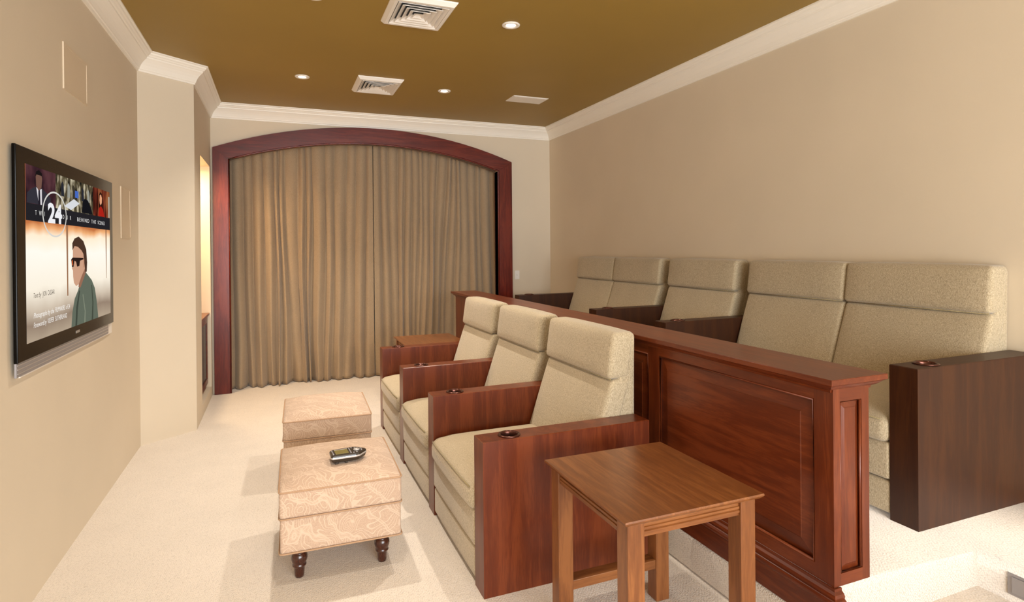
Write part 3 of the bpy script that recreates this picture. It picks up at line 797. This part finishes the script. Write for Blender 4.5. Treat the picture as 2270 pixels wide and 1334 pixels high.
flat('face', [(3.166, 1.410), (3.162, 1.350), (3.150, 1.328), (3.164, 1.318), (3.166, 1.290), (3.176, 1.262), (3.205, 1.246), (3.244, 1.252), (3.290, 1.290), (3.352, 1.330), (3.352, 1.420), (3.260, 1.440), (3.190, 1.436)], srgb(204, 158, 130), 5)
flat('hair', [(3.160, 1.408), (3.158, 1.440), (3.190, 1.462), (3.250, 1.472), (3.320, 1.452), (3.364, 1.412), (3.376, 1.350), (3.368, 1.306), (3.345, 1.304), (3.330, 1.352), (3.318, 1.392), (3.290, 1.408), (3.240, 1.424), (3.190, 1.428)], srgb(74, 52, 40), 6)
flat('ear', [(3.316, 1.372), (3.330, 1.368), (3.332, 1.330), (3.318, 1.326)], srgb(186, 134, 106), 7)
flat('sunglasses', [(3.140, 1.368), (3.160, 1.376), (3.262, 1.374), (3.318, 1.372), (3.318, 1.366), (3.266, 1.360), (3.256, 1.336), (3.222, 1.334), (3.208, 1.356), (3.186, 1.362), (3.172, 1.334), (3.150, 1.334)], srgb(44, 30, 26), 7)
flat('lens', [(3.146, 1.362), (3.162, 1.366), (3.166, 1.342), (3.152, 1.340)], srgb(190, 84, 40), 8)
# ring around the number
bm = bmesh.new(); nr = 48
R0, R1 = (0.142, 0.094), (0.132, 0.087)
for k in range(nr):
    a, b = 2*math.pi*k/nr, 2*math.pi*(k+1)/nr
    q = []
    for (ry, rz), an in ((R0, a), (R0, b), (R1, b), (R1, a)):
        q.append(bm.verts.new((FXV+0.0008+0.0009, *tvl(2.943+ry*math.cos(an), 1.556+rz*math.sin(an)))))
    bm.faces.new(q)
rg = obj('ring', bm, emit(srgb(214, 212, 206)), scr)
def text(s, y, z, size, col, lay=8, sx=1.0, shear=0.0, align='LEFT', bold=0.0, name='lettering', space=1.0, parent=None, xx=None, width=None):
    cu = bpy.data.curves.new('lettering', 'FONT'); cu.body = s; cu.size = size; cu.align_x = align; cu.align_y = 'CENTER'
    cu.shear = shear; cu.offset = bold; cu.space_character = space; cu.resolution_u = 3; cu.fill_mode = 'FRONT' if hasattr(cu, 'fill_mode') else cu.fill_mode
    to = bpy.data.objects.new('t', cu); C.objects.link(to)
    dg = bpy.context.evaluated_depsgraph_get(); dg.update()
    me = bpy.data.meshes.new_from_object(to.evaluated_get(dg))
    x = (FXV+0.0008+0.00012*lay) if xx is None else xx
    ly, lz = tvl(y, z)
    if width:
        xs = [v.co.x for v in me.vertices]; sx = width/(max(xs)-min(xs)); m0 = min(xs)
        for v in me.vertices: v.co.x -= m0
    for v in me.vertices: v.co = Vector((x, ly+v.co.x*sx*TK, lz+v.co.y*TK))
    bpy.data.objects.remove(to); me.materials.clear(); me.materials.append(emit(col) if not isinstance(col, bpy.types.Material) else col)
    o = bpy.data.objects.new(name, me); C.objects.link(o); o.parent = parent or scr
    return o
WHT = srgb(232, 230, 228)
text('T', 2.736, 1.551, 0.026, WHT, name='band_lettering', align='CENTER'); text('W', 2.781, 1.551, 0.026, WHT, name='band_lettering', align='CENTER')
text('I', 2.826, 1.551, 0.026, WHT, name='band_lettering', align='CENTER')
[text(c_, y_, 1.551, 0.026, WHT, name='band_lettering', align='CENTER') for c_, y_ in (('O', 3.045), ('U', 3.090), ('R', 3.136))]
for w_, ya, yb in (('BEHIND', 3.232, 3.415), ('THE', 3.450, 3.530), ('SCENES', 3.562, 3.690)):
    text(w_, ya, 1.550, 0.026, WHT, name='band_lettering', space=1.25, width=yb-ya)
text('24', 2.943, 1.555, 0.108, srgb(236, 236, 240), 10, sx=1.52, align='CENTER', bold=0.004, name='number')
CRM = srgb(250, 246, 240)
for w_, ya, yb, z_, c_, sh in (('Text by', 2.704, 2.782, 1.237, srgb(84, 68, 56), 0.3), ('JON', 2.795, 2.837, 1.238, srgb(64, 50, 42), 0), ('CASSAR', 2.850, 2.927, 1.238, srgb(64, 50, 42), 0),
        ('Photographs by the', 2.703, 2.920, 1.161, CRM, 0.3), ('FILMMAKERS', 2.935, 3.052, 1.162, CRM, 0), ('of 24', 3.066, 3.117, 1.162, CRM, 0.2),
        ('Foreword by', 2.702, 2.836, 1.125, CRM, 0.3), ('KIEFER', 2.848, 2.918, 1.126, CRM, 0), ('SUTHERLAND', 2.932, 3.076, 1.126, CRM, 0)):
    text(w_, ya, z_, 0.028, c_, shear=sh, width=yb-ya)
ly_, lz_ = tvl(3.228, 1.037)
obj('maker_mark', nbox(FXV, FXV+0.001, ly_-0.028, ly_+0.028, lz_-0.006, lz_+0.006), plain('mark_silver', srgb(170, 166, 160), 0.4, 0.4), tv)
# white wall box behind it and the grey bar under it
y0, z0 = tvw(2.765, 0.922); y1, z1 = tvw(4.098, 1.814)
obj('wall_box', nbox(0.0, 0.0115, y0, y1, z0, z1, 0.002), M['white'], tv, label='white flush box behind the television')
y0, z0 = tvw(2.705, 0.931); y1, z1 = tvw(3.985, 0.988)
bar = obj('speaker_bar', nbox(0.0117, 0.020, y0, y1, z0, z1, 0.002), M['grey_bar'], tv, label='grey bar under the black bezel')
for k in range(3):
    obj('groove', nbox(0.0195, 0.0210, y0+0.01, y1-0.01, z0+0.012+0.016*k, z0+0.016+0.016*k), M['silver'], bar)

# ------------------------------------------------------------------ wall speakers on the left wall
def wall_plate(name, label, y0, y1, z0, z1, cat, group=None):
    t = thing(name, label, cat, (XL, (y0+y1)/2, (z0+z1)/2), group=group); hy, hz = (y1-y0)/2, (z1-z0)/2
    bm = bmesh.new()
    e = 0.010
    box(bm, 0, 0.006, -hy, hy, -hz, -hz+e); box(bm, 0, 0.006, -hy, hy, hz-e, hz); box(bm, 0, 0.006, -hy, -hy+e, -hz+e, hz-e); box(bm, 0, 0.006, hy-e, hy, -hz+e, hz-e)
    obj('frame', bm, M['offwhite'], t)
    obj('grille', nbox(0, 0.004, -hy+e, hy-e, -hz+e, hz-e), M['offwhite'], t)
    return t
wall_plate('wall_speaker', 'square beige flush speaker grille high on the television wall', 3.322, 3.686, 2.168, 2.388, 'speaker')
wall_plate('wall_speaker', 'tall narrow beige flush speaker grille right of the television', 4.385, 4.632, 1.487, 1.819, 'speaker')

# ------------------------------------------------------------------ niche cabinet
cab = thing('media_cabinet', 'dark wood cabinet with glass front standing in the lit niche', 'cabinet', (0, 0, 0))
c0, c1 = NY0+0.004, NY1-0.004
obj('body', nbox(NX+0.02, -0.640, c0, c1, NZ0+0.001, 0.775), M['cherry_y'], cab)
obj('top', slab(NX+0.01, -0.605, NY0+0.001, NY1-0.001, 0, 0, [(0.012, 0.775), (0.006, 0.782), (0.0, 0.790), (0.0, 0.806), (0.002, 0.808)]), M['table_y'], cab)
d = bmesh.new()
box(d, -0.640, -0.622, c0, c0+0.025, NZ0+0.04, 0.77); box(d, -0.640, -0.622, c1-0.05, c1, NZ0+0.04, 0.77)
box(d, -0.640, -0.622, c0+0.05, c1-0.05, NZ0+0.04, NZ0+0.09); box(d, -0.640, -0.622, c0+0.05, c1-0.05, 0.72, 0.77)
dr = obj('door', d, M['cherry_y'], cab)
obj('pane', nbox(-0.638, -0.630, c0+0.025, c1-0.05, NZ0+0.09, 0.72), M['glass_dark'], dr)
nl = area('niche_lamp', (-0.84, (NY0+NY1)/2, NZ1-0.03), (0, 0, 0), 0.2, 0.3, NICHE_W, (1.0, 0.72, 0.42))

# ------------------------------------------------------------------ ceiling fittings
def vent(label, x0, x1, y0, y1):
    t = thing('ceiling_vent', label, 'vent', ((x0+x1)/2, (y0+y1)/2, ZC), group=None); hx, hy = (x1-x0)/2, (y1-y0)/2
    def ring(bm, a, za, b, zb):
        A = [bm.verts.new((sx_*hx*a, sy_*hy*a, za)) for sx_, sy_ in ((-1, -1), (1, -1), (1, 1), (-1, 1))]
        B = [bm.verts.new((sx_*hx*b, sy_*hy*b, zb)) for sx_, sy_ in ((-1, -1), (1, -1), (1, 1), (-1, 1))]
        for i in range(4): bm.faces.new((A[i], A[(i+1) % 4], B[(i+1) % 4], B[i]))
        return A, B
    bm = bmesh.new(); ring(bm, 1.0, 0, 0.99, -0.006); ring(bm, 0.99, -0.006, 0.90, -0.026); ring(bm, 0.90, -0.026, 0.80, -0.026); ring(bm, 0.80, -0.026, 0.80, -0.001)
    bmesh.ops.remove_doubles(bm, verts=bm.verts, dist=1e-5)
    obj('frame', bm, M['white'], t)
    obj('throat', nbox(-hx*0.8, hx*0.8, -hy*0.8, hy*0.8, -0.003, -0.001), M['vent_dark'], t)
    for k in range(4):
        s0 = 0.80-0.155*k
        bm = bmesh.new(); ring(bm, s0-0.165, -0.005, s0-0.015, -0.027)
        o = obj('louver', bm, M['white'], t); md = o.modifiers.new('thick', 'SOLIDIFY'); md.thickness = 0.002
    bm = bmesh.new(); A, B = ring(bm, 0.03, -0.012, 0.16, -0.027); bm.faces.new(A)
    obj('centre_plate', bm, M['white'], t)
    return t
vent('nearer square white ceiling vent, cut by the top of the frame', 0.618, 1.000, 3.285, 3.715)
vent('farther square white ceiling vent, nearer the curtain', 0.636, 1.017, 4.94, 5.41)
t = thing('ceiling_speaker', 'plain white rectangular grille flush in the brown ceiling', 'speaker', (2.26, 5.193, ZC))
obj('frame', slab(-0.18, 0.18, -0.108, 0.108, 0, 0, [(0.0, 0.0), (0.0, -0.003), (0.003, -0.006)]), M['white'], t)
obj('grille', nbox(-0.168, 0.168, -0.096, 0.096, -0.0075, -0.006), M['white'], t)

proto = {}
def downlight(x, y, label, seen=True):
    t = thing('downlight', label, 'lamp', (x, y, ZC), group='recessed downlights in the brown ceiling')
    if 'ring' not in proto:
        proto['ring'] = obj('trim_ring', lathe(bmesh.new(), [(0.030, -0.002), (0.034, -0.006), (0.052, -0.009), (0.057, -0.006), (0.058, 0.0), (0.030, 0.0)], 40, close=True), M['white'], t, True)
        proto['bulb'] = obj('bulb', lathe(bmesh.new(), [(0, -0.0045), (0.018, -0.0042), (0.029, -0.0025), (0.029, -0.0005), (0, -0.0005)], 32), M['lamp'], t, True)
    else:
        inst('trim_ring', proto['ring'], t, (0, 0, 0)); inst('bulb', proto['bulb'], t, (0, 0, 0))
    ld = bpy.data.lights.new('downlight_beam', 'SPOT'); ld.energy = SPOT_W*(1.0 if seen else (0.45 if x < 1 else 0.20)); ld.color = (1.0, 0.90, 0.77); ld.spot_size = math.radians(104); ld.spot_blend = 1.0; ld.shadow_soft_size = 0.025
    lo = bpy.data.objects.new('downlight_beam', ld); C.objects.link(lo); lo.location = (0, 0, -0.015); lo.parent = t
for (x, y, l) in ((0.208, 5.14, 'recessed downlight left of the farther vent'), (1.427, 5.163, 'recessed downlight between farther vent and ceiling grille'),
                  (1.412, 3.492, 'recessed downlight right of the nearer vent'), (0.208, 3.48, 'recessed downlight left of the nearer vent, above the frame'),
                  (0.208, 1.82, 'recessed downlight behind the frame, left'), (1.42, 1.82, 'recessed downlight behind the frame, right')):
    downlight(x, y, l, y > 3)

# ------------------------------------------------------------------ switch and step light
t = thing('light_switch', 'small white light switch on the end wall, right of the arch', 'switch', (2.634, YB, 1.087))
obj('plate', nbox(-0.030, 0.030, -0.006, 0, -0.052, 0.052, 0.002), M['white'], t)
obj('toggle', nbox(-0.006, 0.006, -0.016, -0.006, -0.012, 0.012, 0.001), M['white'], t)
t = thing('step_light', 'small grey step light set in the carpeted riser at lower right', 'lamp', (XW, 1.200, 0.212))
obj('plate', nbox(-0.004, 0, -0.055, 0.055, -0.038, 0.038, 0.002), M['grey_bar'], t)
obj('lens', nbox(-0.008, -0.005, -0.040, 0.040, -0.028, 0.028, 0.001), M['grey_bar'], t)
